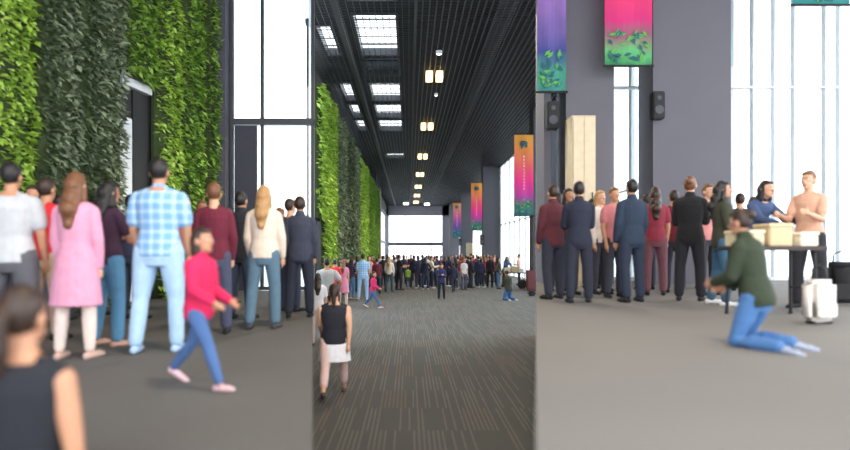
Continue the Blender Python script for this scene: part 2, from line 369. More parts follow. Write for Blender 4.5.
# ------------------------------------------------------------------ banners
OR, PK, PU, TE, GR = srgb(225, 140, 50), srgb(235, 40, 130), srgb(150, 60, 150), srgb(20, 90, 105), srgb(90, 170, 70)
def banner(label, X0, X1, Y, z0, z1, stops, group=None, emblem=True, seed=1):
    H = z1-z0; W = X1-X0
    e = thing('hanging_banner', label, 'banner', (X0, Y, z0), 0, group)
    bm = bmesh.new(); nx, nz = 8, 20
    for side in (0, 1):
        g = [[bm.verts.new((W*i/nx, .012*math.sin(i*1.1+j*.3) + side*.012, H*j/nz)) for i in range(nx+1)] for j in range(nz+1)]
        for j in range(nz):
            for i in range(nx): bm.faces.new([g[j][i], g[j][i+1], g[j+1][i+1], g[j+1][i]])
    obj('banner_cloth', bm, bannermat('banner_print_%d' % seed, stops, H), e)
    bm = bmesh.new(); cyl(bm, (-.03, 0, -.02), (W+.03, 0, -.02), .025); obj('bottom_rod', bm, DARK, e)
    bm = bmesh.new(); cyl(bm, (-.03, 0, H+.02), (W+.03, 0, H+.02), .03)
    for x in (.1, W-.1): cyl(bm, (x, 0, H), (x, 0, min(ZC, 20)-z0), .008, 6)
    obj('hanging_rod', bm, DARK, e)
    tm = plain('emblem_teal', TE, .6); gm = plain('emblem_green', GR, .6); wm = plain('print_white', (.85, .75, .75), .6)
    y = -.03
    if emblem:    # teal and green flame-like swirl near the top
        bm = bmesh.new()
        for k in range(3):
            pts = [(W*.5+W*.2*math.cos(a)*(1-.2*k)*(1 if k % 2 else -1), y, H*.86+H*.055*math.sin(a)-k*H*.02) for a in [i*.35 for i in range(9)]]
            limb(bm, pts, [.02+.05*math.sin(math.pi*i/8) for i in range(9)], 6, .3, False)
        obj('emblem', bm, tm, e)
        bm = bmesh.new(); limb(bm, [(W*.5, y, H*.93), (W*.62, y, H*.88), (W*.5, y, H*.84)], [.01, .06, .01], 6, .3, False); obj('emblem', bm, gm, e)
        bm = bmesh.new(); rnd = random.Random(3)   # vertical line of small lettering strokes
        z = H*.72
        while z > H*.30:
            h = .09; box(bm, W*.5-.05, W*.5+.05, y, y+.008, z, z+.025); box(bm, W*.5-.05+rnd.random()*.08, W*.5-.03+rnd.random()*.06, y, y+.008, z, z+h*.8); z -= .16
        obj('lettering', bm, wm, e)
    rnd = random.Random(seed)   # leafy print along the foot
    for mat_, n in ((tm, 16), (gm, 13)):
        bm = bmesh.new()
        for _ in range(n):
            cx, cz = rnd.uniform(.1, W-.1), rnd.uniform(.06, H*.2); a = rnd.uniform(0, 6.28); l = rnd.uniform(.12, .22)
            if cx+abs(math.cos(a))*l*.5 > W: cx -= .1
            dx, dz = math.cos(a)*l*.5, math.sin(a)*l*.5
            vs = [bm.verts.new((cx-dx, y+.004, max(0, cz-dz))), bm.verts.new((cx-dz*.4, y, cz+dx*.4)), bm.verts.new((cx+dx, y+.004, cz+dz)), bm.verts.new((cx+dz*.4, y, cz-dx*.4))]
            bm.faces.new(vs)
        obj('leaf_print', bm, mat_, e)
    return e
ST1 = [(0.0, TE), (.12, srgb(60, 110, 90)), (.22, srgb(170, 60, 150)), (.42, PK), (.62, srgb(230, 90, 90)), (.85, OR), (1.0, srgb(215, 150, 60))]
ST3 = [(0.0, TE), (.15, srgb(40, 80, 120)), (.35, srgb(110, 60, 140)), (.6, srgb(190, 80, 130)), (1.0, srgb(205, 140, 70))]
banner('orange to pink banner with a teal emblem, largest in the long hall', gx(514, 30), gx(533, 30), 29.9, gz(215.5, 30), gz(135, 30), ST1, 'banners along the fins', True, 1)
banner('orange to pink banner hanging at the second fin of the hall', gx(471, 50.5), gx(482, 50.5), 50.4, gz(230, 50.5), gz(183, 50.5), ST1, 'banners along the fins', True, 2)
banner('purple and orange banner hanging closest to the far window', gx(453, 72), gx(461, 72), 71.9, gz(237, 72), gz(203, 72), ST3, 'banners along the fins', True, 3)
STA = [(0.0, srgb(50, 130, 120)), (.1, srgb(60, 150, 120)), (.2, srgb(60, 70, 140)), (.5, srgb(150, 110, 180)), (1, PK)]
STB = [(0.0, srgb(50, 130, 80)), (.08, srgb(90, 180, 110)), (.18, srgb(150, 90, 110)), (.28, srgb(215, 40, 120)), (.5, srgb(240, 60, 110)), (1, OR)]
STC = [(0.0, srgb(30, 130, 130)), (.3, srgb(60, 150, 120)), (1, PK)]
banner('lilac and teal banner on the left edge of the right terrace', .2115*12+.03, gx(566, 12), 12.0, gz(91, 12), 8.95, STA, 'terrace banners', False, 4)
banner('bright pink banner with green foot beside the widest pillar', gx(605, 12), gx(652, 12), 12.0, gz(65, 12), 8.95, STB, 'terrace banners', False, 5)
banner('teal banner foot just showing above the right terrace window', gx(793, 12), gx(850, 12), 12.0, gz(4, 12), 8.95, STC, 'terrace banners', False, 6)

# ------------------------------------------------------------------ ceiling lights
WARM = emit('warm_lamp', (1, .72, .32), 1.5)
ys = [2.9, 13.3, 23.7, 33.3, 44, 54.5, 65, 75.5, 86]  # first two are unseen: row continued, added to brighten the near floor
ords = ('unseen, just above the entrance', 'unseen, before the first visible', 'first', 'second', 'third', 'fourth', 'fifth', 'sixth', 'seventh')
for k, y in enumerate(ys):
    e = thing('ceiling_downlight', 'twin warm square downlight in the black grid, %s' % (ords[k] if k < 2 else ords[k] + ' visible one from the entrance'), 'ceiling light', (1.0, y, ZC-.1), 0, 'twin downlights in the grid ceiling')
    s = .12 + .004*k
    for sx in (-.2, .2):
        h = obj('lamp_housing', B((sx-s-.02, sx+s+.02, -s*2-.02, s*2+.02, .101, .15)), DARK, e)
        obj('diffuser', B((sx-s, sx+s, -s*2, s*2, -.2, .1)), WARM, e)
    l = bpy.data.lights.new('downlight_lamp', 'SPOT'); l.energy = 500; l.color = (1, .82, .58); l.spot_size = R(110); l.shadow_soft_size = .2
    lo = bpy.data.objects.new('downlight_lamp', l); C.objects.link(lo); lo.location = (0, 0, -.24); lo.parent = e
for k, (px, d) in enumerate(((439, 21.1), (436, 26.8))):
    e = thing('ceiling_sensor', 'small round white ceiling lamp %s the nearest twin downlight' % ('before', 'behind')[k], 'ceiling lamp', (gx(px, d), d, ZC-.08))
    bm = bmesh.new(); cyl(bm, (0, 0, -.03), (0, 0, .08), .11 if k == 0 else .08, 20); obj('housing', bm, plain('white_metal', (.7, .7, .7), .5), e)
    bm = bmesh.new(); cyl(bm, (0, 0, -.04), (0, 0, -.03), .08 if k == 0 else .06, 20); obj('diffuser', bm, emit('cool_lamp', (.9, .92, 1), 2.0), e)
for k, (px, d, nm) in enumerate(((406, 90, 'left of'), (427, 91, 'right of'))):
    e = thing('ceiling_strip_light', 'pale rectangular ceiling light %s the last downlights near the far window' % nm, 'ceiling light', (gx(px, d), d, ZC-.08))
    obj('diffuser', B((-.35, .35, -1.4, 1.4, 0, .06)), emit('cool_strip', (.95, .97, 1), 5), e)
# speakers on fins
for k, (X, Y, z, lab) in enumerate(((6.12, 50.2, gz(240, 50.5), 'small black loudspeaker on the fin behind the middle banner'), (6.12, 71.7, gz(242, 72), 'small black loudspeaker on the fin nearest the far window'),
                               (gx(657, 12.3), 12.3, gz(106, 12.3), 'black loudspeaker fixed to the widest pillar of the right terrace'),
                               (gx(552, 12.3), 12.3, gz(116, 12.3), 'black loudspeaker fixed to the narrow pillar under the lilac banner'))):
    e = thing('wall_loudspeaker', lab, 'loudspeaker', (X, Y, z)); s = 1 if k > 1 else 1.5
    bm = B((-.12*s, .12*s, -.12, .1, -.28*s, .28*s)); bmesh.ops.bevel(bm, geom=bm.edges[:], offset=.02, segments=2, affect='EDGES')
    obj('housing', bm, DARK, e)
    bm = bmesh.new(); cyl(bm, (0, -.13, -.1*s), (0, -.115, -.1*s), .09*s, 20); obj('speaker_cone', bm, STEEL, e); bm = bmesh.new(); cyl(bm, (0, -.13, .14*s), (0, -.115, .14*s), .045*s, 16); obj('tweeter', bm, STEEL, e)
    obj('bracket', B((-.03, .03, .1, .2, -.05, .05)), STEEL, e)

# ------------------------------------------------------------------ people
SKIN = [plain('skin_%d' % i, srgb(*c), .55, 0, .05, 6) for i, c in enumerate(((214, 165, 135), (190, 138, 108), (160, 112, 84)))]
HAIRC = dict(black=plain('hair_black', srgb(26, 22, 22), .5, 0, .3, 40), dark=plain('hair_dark_brown', srgb(52, 36, 28), .5, 0, .3, 40), brown=plain('hair_brown', srgb(112, 72, 46), .5, 0, .3, 40),
             blonde=plain('hair_blonde', srgb(176, 134, 88), .5, 0, .3, 40), grey=plain('hair_grey', srgb(120, 116, 112), .5, 0, .3, 40))
EYE = plain('eye_white', (.8, .8, .8), .3); IRIS = plain('iris_dark', (.03, .02, .015), .3); LIP = plain('lip', srgb(165, 85, 80), .5); BROW = HAIRC['dark']

def rx(v, a): return Vector((v[0], v[1]*math.cos(a)-v[2]*math.sin(a), v[1]*math.sin(a)+v[2]*math.cos(a)))
def ddir(fwd, out, side):   # straight down turned forward (-Y) and outward
    return Vector((side*math.sin(out), -math.sin(fwd)*math.cos(out), -math.cos(fwd)*math.cos(out)))
POSES = dict(
    stand=dict(), relax=dict(legs=((4, 5, 6), (-4, 6, 8)), arms=((8, 10, 14), (2, 9, 20))),
    walk=dict(legs=((26, 3, 6), (-18, 3, 30)), arms=((-18, 8, 12), (22, 8, 35)), feet=(0, -25)),
    stride=dict(legs=((30, 4, 8), (-26, 4, 16)), arms=((14, 8, 50), (2, 8, 60)), feet=(6, -30), lean=3),
    hold=dict(legs=((3, 5, 5), (-3, 5, 5)), arms=((24, 6, 78), (20, 6, 84))),
    cross=dict(arms=((22, 4, 88), (24, 4, 82)), inn=(.75, .75), legs=((2, 5, 4), (-2, 5, 6))),
    hip=dict(arms=((-6, 34, 50), (4, 9, 14)), legs=((3, 7, 4), (-3, 5, 8)), inn=(.6, 0)),
    lean=dict(lean=22, arms=((45, 6, 30), (50, 6, 26)), legs=((2, 5, 4), (-6, 5, 4)), head=10),
    kneel=dict(lean=12, legs=((22, 9, 108), (16, 9, 104)), arms=((6, 8, 58), (10, 8, 62)), inn=(.55, .5), feet=(-172, -172), head=14),
    phone=dict(arms=((18, 8, 10), (34, 6, 105)), head=8, legs=((3, 5, 4), (-3, 5, 4))))
def person(label, px, d, zf, H, face, top, tcol, bot, bcol, hair='short', hcol='dark', pose='stand', shoe=(30, 30, 32), skin=1, near=False, yaw=0, child=0.0, build=1.0, tmat=None, bmat=None, group=None, X=None):
    P = POSES[pose]; s = H/1.73
    e = thing('person', label, 'person', (gx(px, d) if X is None else X, d, zf), R(face), group)
    body = bmesh.new(); tb = bmesh.new(); bb = bmesh.new(); hb = bmesh.new(); sb = [bmesh.new(), bmesh.new()]
    n_ = build
    lean = R(P.get('lean', 0)); piv = Vector((0, 0, .93))
    T = lambda p: piv + rx(Vector(p)-piv, lean)
    U, V = Vector((1, 0, 0)), rx((0, 1, 0), lean)
    legs = P.get('legs', ((2, 4, 3), (-2, 4, 3))); arms = P.get('arms', ((3, 8, 10), (3, 8, 10))); inn = P.get('inn', (.12, .12)); feet = P.get('feet', (0, 0))
    low = 9
    J = {}
    for i, side in enumerate((-1, 1)):
        hip = Vector((side*.088*n_, 0, .90)); f, o, k = legs[i]
        f, o, k = R(f), R(o), R(k)
        knee = hip + ddir(f, o, side)*.42; ank = knee + ddir(f-k, o*.3, side)*.40
        fa = R(feet[i]); toe = Vector((side*.12, -math.cos(fa), math.sin(fa))).normalized()   # forward along -Y, up by the angle
        J[side] = [hip, knee, ank, toe]
        low = min(low, ank.z-.075 if abs(feet[i]) < 60 else 9, knee.z-.06 if abs(feet[i]) > 60 else 9, (ank+toe*.19).z-(.03 if abs(feet[i]) < 60 else -.02))
    off = Vector((0, 0, -low))
    lift = lambda p: (Vector(p)+off)*s
    def L_(bmx, rings): loft(bmx, [(lift(c), U, v, a*s, b*s) for c, v, a, b in rings], 18)
    def LB_(bmx, pts, rs, flat=1.0): limb(bmx, [lift(p) for p in pts], [r*s for r in rs], 12, flat)
    # torso
    def torso(bmx, g, z0, z1=1.47, slim=0):
        prof = [(.80, .140, .10), (.855, .156, .112), (.90, .160, .112), (.98, .150, .105), (1.08, .128, .092), (1.20, .145, .105), (1.32, .160, .112), (1.39, .150, .098), (1.43, .105, .075), (1.47, .062, .06)]
        rr = [(T((0, 0, z)), V, (a-slim)*n_+g, b*n_+g) for z, a, b in prof if z0-.001 <= z <= z1+.001]
        L_(bmx, rr)
    torso(body, -.008, .90, 1.47)
    L_(body, [((0, 0, .80), Vector((0, 1, 0)), .10*n_, .075*n_), ((0, 0, .90), Vector((0, 1, 0)), .14*n_, .10*n_), (T((0, 0, .98)), V, .13*n_, .095*n_)])
    LB_(body, [T((0, .005, 1.44)), T((0, -.012, 1.55))], [.055, .052])
    # head
    hs = 1.0+child; hy, hp = R(yaw), R(P.get('head', 0))
    Rh = (Matrix.Rotation(hy, 3, 'Z') @ Matrix.Rotation(-(lean*.4)+hp, 3, 'X'))
    hc = T((0, -.015, 1.605)); hl = lambda p: hc + Rh @ (Vector(p)*hs) + Vector((0, 0, child*.08))
    eh = lambda bmx, p, r: ell(bmx, lift(hl(p)), [q*s*hs for q in r], Rh)
    eh(body, (0, .005, .015), (.074, .092, .105)); eh(body, (0, -.025, -.055), (.055, .062, .058)); eh(body, (0, -.062, -.085), (.03, .026, .024))
    eh(body, (0, -.095, -.02), (.014, .022, .022))
    for sd in (-1, 1): eh(body, (sd*.077, .01, -.01), (.012, .022, .032))
    # arms
    A = {}
    for bmx, g_ in ((body, 0), (tb, .014 if top != 'vest' else .008)):
        for side in (-1, 1): LB_(bmx, [T((side*.03, 0, 1.425)), T((side*.09*n_, 0, 1.40)), T((side*.14*n_, 0, 1.375))], [.045+g_, .046+g_, .046+g_])
    for i, side in enumerate((-1, 1)):
        sh = T((side*.158*n_, 0, 1.362)); f, o, k = [R(a) for a in arms[i]]
        el = sh + ddir(f, o, side)*.27; fd = ddir(f+k, o*.35, side); fd = (fd + Vector((-side*inn[i]*1.0, 0, 0))).normalized(); wr = el + fd*.245
        A[side] = (sh, el, wr, fd)
        LB_(body, [sh, sh.lerp(el, .5), el, el.lerp(wr, .45), wr], [.048*n_, .045*n_, .038, .036, .026])
        # hand: palm, four fingers, thumb
        q = fd; across = q.cross(Vector((side, 0, 0)))
        across = across.normalized() if across.length > .2 else Vector((0, -1, 0))
        pn = q.cross(across).normalized(); ce = wr + q*.05
        LB_(body, [wr, ce, wr+q*.085], [.024, .034, .034], .55)
        for fi in range(4):
            b0 = wr + q*.08 + across*(.027-.018*fi); ln = (.068, .078, .072, .056)[fi]
            c1 = b0 + q*ln*.5; c2 = c1 + (q*.8 - pn*side*.0 + Vector((-side*.45, 0, 0))*.8).normalized()*ln*.5
            limb(body, [lift(b0), lift(c1), lift(c2)], [.0085*s, .0085*s, .007*s], 8)
        b0 = wr + q*.03 + across*.03; limb(body, [lift(b0), lift(b0+across*.025+q*.03), lift(b0+across*.028+q*.062)], [.012*s, .0105*s, .008*s], 8)
    # legs
    for i, side in enumerate((-1, 1)):
        hip, knee, ank, toe = J[side]
        LB_(body, [hip, hip.lerp(knee, .5), knee, knee.lerp(ank, .35), ank], [.082*n_, .07*n_, .052, .052, .034])
        # shoe
        dn = Vector((0, toe.z, -math.sqrt(max(0, 1-toe.z**2))))*(1 if abs(feet[i]) < 60 else .35)
        heel = ank + dn*.045 - toe*.045
        limb(body, [lift(ank), lift(heel+toe*.04), lift(ank+dn*.05+toe*.10)], [.033*s, .03*s, .022*s], 10)
        limb(sb[i], [lift(heel), lift(heel+toe*.09), lift(heel+toe*.17+dn*.005), lift(heel+toe*.225+dn*.012)], [.037*s, .041*s, .037*s, .026*s], 12, .8)
    # top
    tail = .80 if top in ('jacket', 'coat') else .855
    g = .024 if top in ('jacket', 'coat') else .016
    female = hair in ('long', 'pony', 'bun')
    torso(tb, g, tail, 1.43)
    if top == 'coat':
        L_(tb, [(T((0, 0, .86)), V, .18, .135), (T((0, .01, .62)), V, .20, .15)])
    sleeve = dict(tee=.62, long=2, jacket=2, coat=2, vest=0, dress=.55, longdress=2, polo=.7)[top]
    for side in (-1, 1):
        sh, el, wr, fd = A[side]
        if top == 'vest':
            LB_(tb, [sh - Vector((side*.05, 0, -.0)), sh-Vector((side*.02, 0, .01))], [.06, .055])
        elif sleeve <= 1: LB_(tb, [sh, sh.lerp(el, .3), sh.lerp(el, sleeve)], [.060*n_, .064*n_, .062*n_])
        else: LB_(tb, [sh, sh.lerp(el, .5), el, el.lerp(wr, .5), el.lerp(wr, .96)], [(.046*n_)+g, .045*n_+g, .040+g, .036+g, .030+g*.8])
    if top in ('dress', 'longdress'):
        hem = .50
        L_(tb, [(T((0, 0, 1.0)), V, .150+g, .105+g), ((0, 0, .88), Vector((0, 1, 0)), .185, .145), ((0, 0, .70), Vector((0, 1, 0)), .215, .17), ((0, 0, hem), Vector((0, 1, 0)), .235, .19)])
    if top in ('jacket', 'coat'): LB_(tb, [T((0, .0, 1.43)), T((0, -.005, 1.475))], [.085, .072])
    if top == 'polo': LB_(tb, [T((0, 0, 1.43)), T((0, 0, 1.46))], [.07, .066])
    # bottom
    if bot in ('trousers', 'leggings', 'shorts', 'capri'):
        gg = {'leggings': .010, 'capri': .012}.get(bot, .018)
        L_(bb, [((0, 0, .77), Vector((0, 1, 0)), .12*n_+gg, .088*n_+gg), ((0, 0, .84), Vector((0, 1, 0)), .15*n_+gg, .106*n_+gg*.8), ((0, 0, .90), Vector((0, 1, 0)), .158*n_+gg*.6, .112*n_+gg*.6), (T((0, 0, 1.0)), V, .142*n_+gg*.6, .10*n_+gg*.6)])
        for side in (-1, 1):
            hip, knee, ank, toe = J[side]
            pts = [hip, hip.lerp(knee, .5), knee, knee.lerp(ank, .4), knee.lerp(ank, .93)]; rs = [.084*n_+gg, .070*n_+gg, .054+gg, .052+gg, .038+gg]
            if bot == 'trousers': rs[4] = .044+gg
            if bot == 'shorts': pts = pts[:2]+[hip.lerp(knee, .85)]; rs = rs[:2]+[.07+gg]
            if bot == 'capri': pts[4] = knee.lerp(ank, .7); rs[4] = .046+gg
            LB_(bb, pts, rs)
    if label.startswith('child'):
        wb = bmesh.new(); L_(wb, [(T((0, 0, 1.0)), V, .14*n_, .105), ((0, 0, .86), Vector((0, 1, 0)), .185*n_, .14), ((0, 0, .60), Vector((0, 1, 0)), .205*n_, .175)])
    if bot == 'skirt':
        L_(bb, [(T((0, 0, 1.02)), V, .145, .105), ((0, 0, .90), Vector((0, 1, 0)), .182, .14), ((0, 0, .76), Vector((0, 1, 0)), .205, .165), ((0, 0, .60), Vector((0, 1, 0)), .215, .175)])
    # hair
    if hair != 'bald':
        eh(hb, (0, .024, .028), (.083, .091, .106)); eh(hb, (0, -.03, .082), (.062, .05, .032))
    if hair == 'long':
        limb(hb, [lift(hl((0, .06, 0))), lift(hl((0, .085, -.12))), lift(T((0, .12, 1.38))), lift(T((0, .125, 1.24)))], [.085*s*hs, .088*s*hs, .085*s, .045*s], 12, .55)
        for sd in (-1, 1): limb(hb, [lift(hl((sd*.065, .0, 0))), lift(hl((sd*.075, .025, -.13)))], [.028*s*hs, .03*s*hs], 8)
    if hair == 'pony':
        limb(hb, [lift(hl((0, .10, .045))), lift(hl((0, .15, .0))), lift(hl((0, .14, -.12))), lift(hl((0, .13, -.22)))], [.03*s, .038*s, .036*s, .012*s], 10)
    if hair == 'bun': eh(hb, (0, .11, .06), (.045, .045, .045))
    if hair == 'bob':
        limb(hb, [lift(hl((0, .045, 0))), lift(hl((0, .05, -.10)))], [.088*s*hs, .082*s*hs], 12, .9)
    vx = (.0085 if near else .017)*max(.75, s)
    def fin(name, bmx, mat, v, sm=2, par=e):
        o = obj(name, bmx, mat, par, True)
        r = o.modifiers.new('union', 'REMESH'); r.mode = 'VOXEL'; r.voxel_size = v; r.use_smooth_shade = True
        k = o.modifiers.new('soften', 'SMOOTH'); k.factor = .5; k.iterations = sm
        return o
    fin('body', body, SKIN[skin], vx*.9, 1)
    tn = {'tee': 't_shirt', 'long': 'long_sleeved_top', 'jacket': 'jacket', 'coat': 'coat', 'vest': 'vest', 'dress': 'dress', 'longdress': 'dress', 'polo': 'shirt'}[top]
    to = fin(tn, tb, tmat or cloth(tcol), vx*1.15)
    if bot not in ('none',): fin(bot, bb, bmat or cloth(bcol), vx*1.15)
    if bot == 'none': bb.free()
    if hair != 'bald': fin('hair', hb, HAIRC[hcol], vx)
    else: hb.free()
    if label.startswith('child'): fin('skirt', wb, cloth((238, 236, 240)), vx*1.15)
    for q in sb: fin('shoe', q, cloth(shoe), vx)
    if near and abs(((face+yaw+180) % 360)-180) < 110:
        for sd in (-1, 1):
            bm = bmesh.new(); ell(bm, lift(hl((sd*.03, -.083, .008))), (.013*s*hs, .009*s*hs, .008*s*hs), Rh, 12, 8); ey = obj('eye', bm, EYE, e, True)
            bm = bmesh.new(); ell(bm, lift(hl((sd*.03, -.0905, .008))), (.006*s*hs, .003*s*hs, .006*s*hs), Rh, 10, 6); obj('iris', bm, IRIS, ey, True)
            bm = bmesh.new(); limb(bm, [lift(hl((sd*.016, -.088, .027))), lift(hl((sd*.032, -.087, .032))), lift(hl((sd*.048, -.075, .026)))], [.003*s, .004*s, .002*s], 6); obj('eyebrow', bm, BROW, e, True)
        bm = bmesh.new(); ell(bm, lift(hl((0, -.088, -.062))), (.022*s, .007*s, .007*s), Rh, 12, 8); obj('mouth', bm, LIP, e, True)
    if len(label.split()) > 16: print('LONG', len(label.split()), label)
    return e

JN, DJ, LJ = (64, 88, 130), (38, 46, 66), (140, 170, 205)   # jeans tones
PL = plaid('blue_plaid', srgb(118, 164, 208), srgb(182, 208, 232), 11, 11)
PL2 = plaid('dark_check', srgb(52, 40, 66), srgb(96, 74, 104), 12, 12)
# ---- long hall, left queue
person('child walking away in black sleeveless vest, white hem and pale leggings on the striped carpet', 331, 8.2, 0, 1.60, 184, 'vest', (34, 34, 44), 'capri', (232, 196, 188), 'pony', 'dark', 'walk', (96, 84, 84), 0, True, 0, .05, 1.2, X=-1.02)
person('man in pale grey t-shirt seen from behind in front of the lime planted strip', 327, 15.6, 0, 1.80, 180, 'tee', (180, 182, 184), 'trousers', (70, 72, 80), 'short', 'black', 'hip', skin=1, build=1.25, group=None)
person('woman in white top with dark strap, half hidden by the grey t-shirt man', 317.6, 12.6, 0, 1.52, 190, 'tee', (226, 222, 226), 'trousers', (200, 180, 175), 'long', 'dark', 'stand', skin=0)
person('person in bright red shirt between the grey t-shirt man and the pink dress', 335, 21, 0, 1.68, 160, 'tee', (205, 40, 48), 'trousers', (60, 50, 60), 'short', 'black')
person('woman in pink dress and pale leggings seen from behind in the hall queue', 343, 21.3, 0, 1.68, 175, 'dress', (214, 138, 166), 'leggings', (225, 205, 195), 'long', 'brown', 'stand', (190, 150, 130), 0)
person('woman in purple checked top and blue jeans facing the plaid man in the hall', 352, 24.5, 0, 1.64, 120, 'tee', (60, 45, 70), 'trousers', (92, 128, 160), 'long', 'black', 'hold', (200, 140, 110), 1, tmat=PL2)
person('tall man in blue plaid shirt and light blue jeans seen from behind in the hall', 363, 24.2, 0, 1.86, 180, 'polo', (130, 170, 210), 'trousers', (150, 180, 212), 'short', 'black', 'relax', (190, 200, 215), 1, build=1.12, tmat=PL)
person('little girl in magenta jacket and blue jeans striding past the hall queue', 373, 20.8, 0, 1.31, 75, 'jacket', (190, 35, 95), 'leggings', (64, 92, 140), 'bob', 'dark', 'stride', (215, 190, 185), 1, child=.12)
person('person in maroon long sleeved top just behind the magenta girl', 377, 27, 0, 1.66, 190, 'long', (92, 28, 44), 'trousers', (50, 50, 66), 'short', 'dark', 'relax')
person('person in plain black jacket and trousers beside the maroon top', 383, 30.2, 0, 1.74, 200, 'jacket', (28, 28, 34), 'trousers', (30, 30, 38), 'short', 'black', 'relax')
person('woman with long blonde brown hair, cream blouse and dark jeans in the hall queue', 389.3, 28.8, 0, 1.70, 165, 'long', (226, 210, 196), 'trousers', (50, 74, 88), 'long', 'blonde', 'relax', (40, 40, 44), 0)
person('man in black turned towards the lime green toddler', 399.2, 30, 0, 1.78, 120, 'tee', (34, 34, 42), 'trousers', (28, 32, 44), 'short', 'black', 'hold')
person('toddler in lime green top and jeans amid the dark-dressed queue', 408, 31.5, 0, 1.14, 185, 'tee', (156, 205, 84), 'trousers', (58, 80, 98), 'short', 'black', 'stand', (220, 220, 220), child=.15)
person('person in navy jacket with back turned, right after the lime toddler', 414, 32, 0, 1.74, 170, 'jacket', (34, 38, 58), 'trousers', (40, 44, 60), 'short', 'black', 'relax')
person('stout person in black jacket and white shoes beside the navy jackets of the hall queue', 422.5, 33, 0, 1.76, 150, 'jacket', (38, 36, 58), 'trousers', (30, 36, 50), 'short', 'dark', 'relax', (235, 235, 235), build=1.15)
person('person in cream shirt and dark trousers reaching an arm to the right in the queue', 431.5, 31.5, 0, 1.70, 95, 'long', (214, 200, 176), 'trousers', (38, 40, 58), 'short', 'dark', 'hold', (235, 235, 238), 0)
person('youth in navy top with forearms crossed, standing alone before the hall queue facing the camera', 441.5, 24.4, 0, 1.45, 5, 'jacket', (42, 44, 84), 'trousers', (24, 26, 44), 'short', 'dark', 'cross', (26, 26, 30), 1, child=.05)
person('woman in long navy clothes standing alone, one step behind the crossed-arm youth', 453.5, 28.5, 0, 1.46, 190, 'jacket', (36, 36, 60), 'trousers', (34, 36, 58), 'bun', 'dark', 'walk', (60, 60, 70), 1, child=.04)
hall = [
 (437, 34, 1.72, 200, 'jacket', (30, 34, 62), (28, 32, 48), 'short', 'dark', 'dark blue jacket behind the crossed-arm youth'),
 (445, 35, 1.70, 160, 'long', (60, 56, 74), (34, 36, 52), 'long', 'dark', 'slate long sleeves and long dark hair between the two lone youths'),
 (449, 33, 1.66, 120, 'jacket', (36, 42, 74), (40, 42, 60), 'short', 'black', 'blue jacket turned sideways right behind the lone navy woman'),
 (458, 33, 1.68, 190, 'tee', (128, 34, 46), (120, 122, 128), 'short', 'dark', 'maroon t-shirt and pale grey trousers'),
 (463.5, 34, 1.66, 150, 'long', (206, 200, 200), (52, 56, 72), 'long', 'brown', 'white blouse with long brown hair'),
 (468, 32, 1.68, 200, 'jacket', (30, 34, 66), (34, 38, 62), 'short', 'black', 'royal navy jacket and trousers next to the white blouse'),
 (473.5, 34.5, 1.72, 170, 'tee', (150, 38, 50), (48, 50, 66), 'short', 'brown', 'brick red t-shirt'),
 (478.5, 33.5, 1.68, 185, 'jacket', (38, 66, 92), (36, 42, 66), 'short', 'black', 'steel blue jacket beside the brick red t-shirt'),
 (484, 35, 1.70, 200, 'long', (186, 60, 82), (70, 50, 56), 'long', 'brown', 'rose red top with brown hair'),
 (490, 32, 1.72, 150, 'jacket', (26, 26, 30), (26, 26, 32), 'bun', 'brown', 'black jacket and black trousers beside the queue end'),
 (498.5, 31, 1.62, 60, 'jacket', (54, 56, 46), (70, 100, 132), 'long', 'black', 'olive jacket and blue jeans leaning to the table'),
 (434.5, 32.6, 1.66, 150, 'tee', (60, 70, 110), (52, 60, 84), 'short', 'black', 'denim blue t-shirt right of the cream shirt'),
 (455.4, 30.7, 1.62, 210, 'long', (44, 44, 56), (64, 70, 88), 'long', 'black', 'charcoal top with long black hair beside the lone navy woman'),
 (464, 30.2, 1.60, 30, 'tee', (196, 190, 196), (70, 74, 92), 'short', 'brown', 'pale grey t-shirt facing the camera below the last banner'),
 (471, 31.6, 1.64, 95, 'jacket', (36, 36, 48), (44, 48, 64), 'short', 'dark', 'charcoal jacket turned right beside the royal navy jacket'),
 (481.2, 32.0, 1.58, 140, 'long', (54, 60, 96), (48, 52, 74), 'bob', 'dark', 'indigo top with bobbed hair beside the steel blue jacket'),
 (494, 33.2, 1.66, 350, 'tee', (150, 70, 84), (50, 52, 66), 'short', 'brown', 'dusty rose t-shirt facing the camera beside the black jacket'),
 (418.3, 31.2, 1.68, 200, 'jacket', (44, 42, 66), (46, 48, 70), 'short', 'dark', 'violet navy jacket between the plain navy jacket and the white-shoed one'),
 (425.2, 30.4, 1.66, 185, 'long', (30, 32, 54), (44, 50, 74), 'long', 'black', 'midnight blue top left of the cream shirt'),
 (394.3, 31.6, 1.66, 190, 'tee', (66, 62, 84), (44, 50, 66), 'short', 'dark', 'slate violet t-shirt right of the blonde woman'),
]
for px, d, H, fc, tp, tc, bc, hr, hc, lab in hall:
    person('person in ' + lab, px, d, 0, H, fc, tp, tc, 'trousers', bc, hr, hc, random.choice(('stand', 'relax', 'hold', 'hip')), random.choice(((30, 30, 34), (225, 225, 225), (60, 50, 48))), random.randint(0, 2))
person('woman with long black hair and blue top bending over the hall table', 505, 34.4, 0, 1.70, 20, 'long', (70, 88, 128), 'trousers', (40, 44, 60), 'long', 'black', 'lean', skin=0)
person('person in pale pink top and black trousers standing right of the hall table', 519, 34.6, 0, 1.78, 250, 'tee', (226, 186, 172), 'trousers', (34, 34, 40), 'short', 'brown', 'hold', skin=0)
person('person in dark olive jacket and blue jeans kneeling on the striped carpet', 508.5, 24, 0, 1.60, 205, 'jacket', (46, 50, 38), 'trousers', (62, 100, 150), 'bun', 'dark', 'kneel', (180, 190, 170), 1)
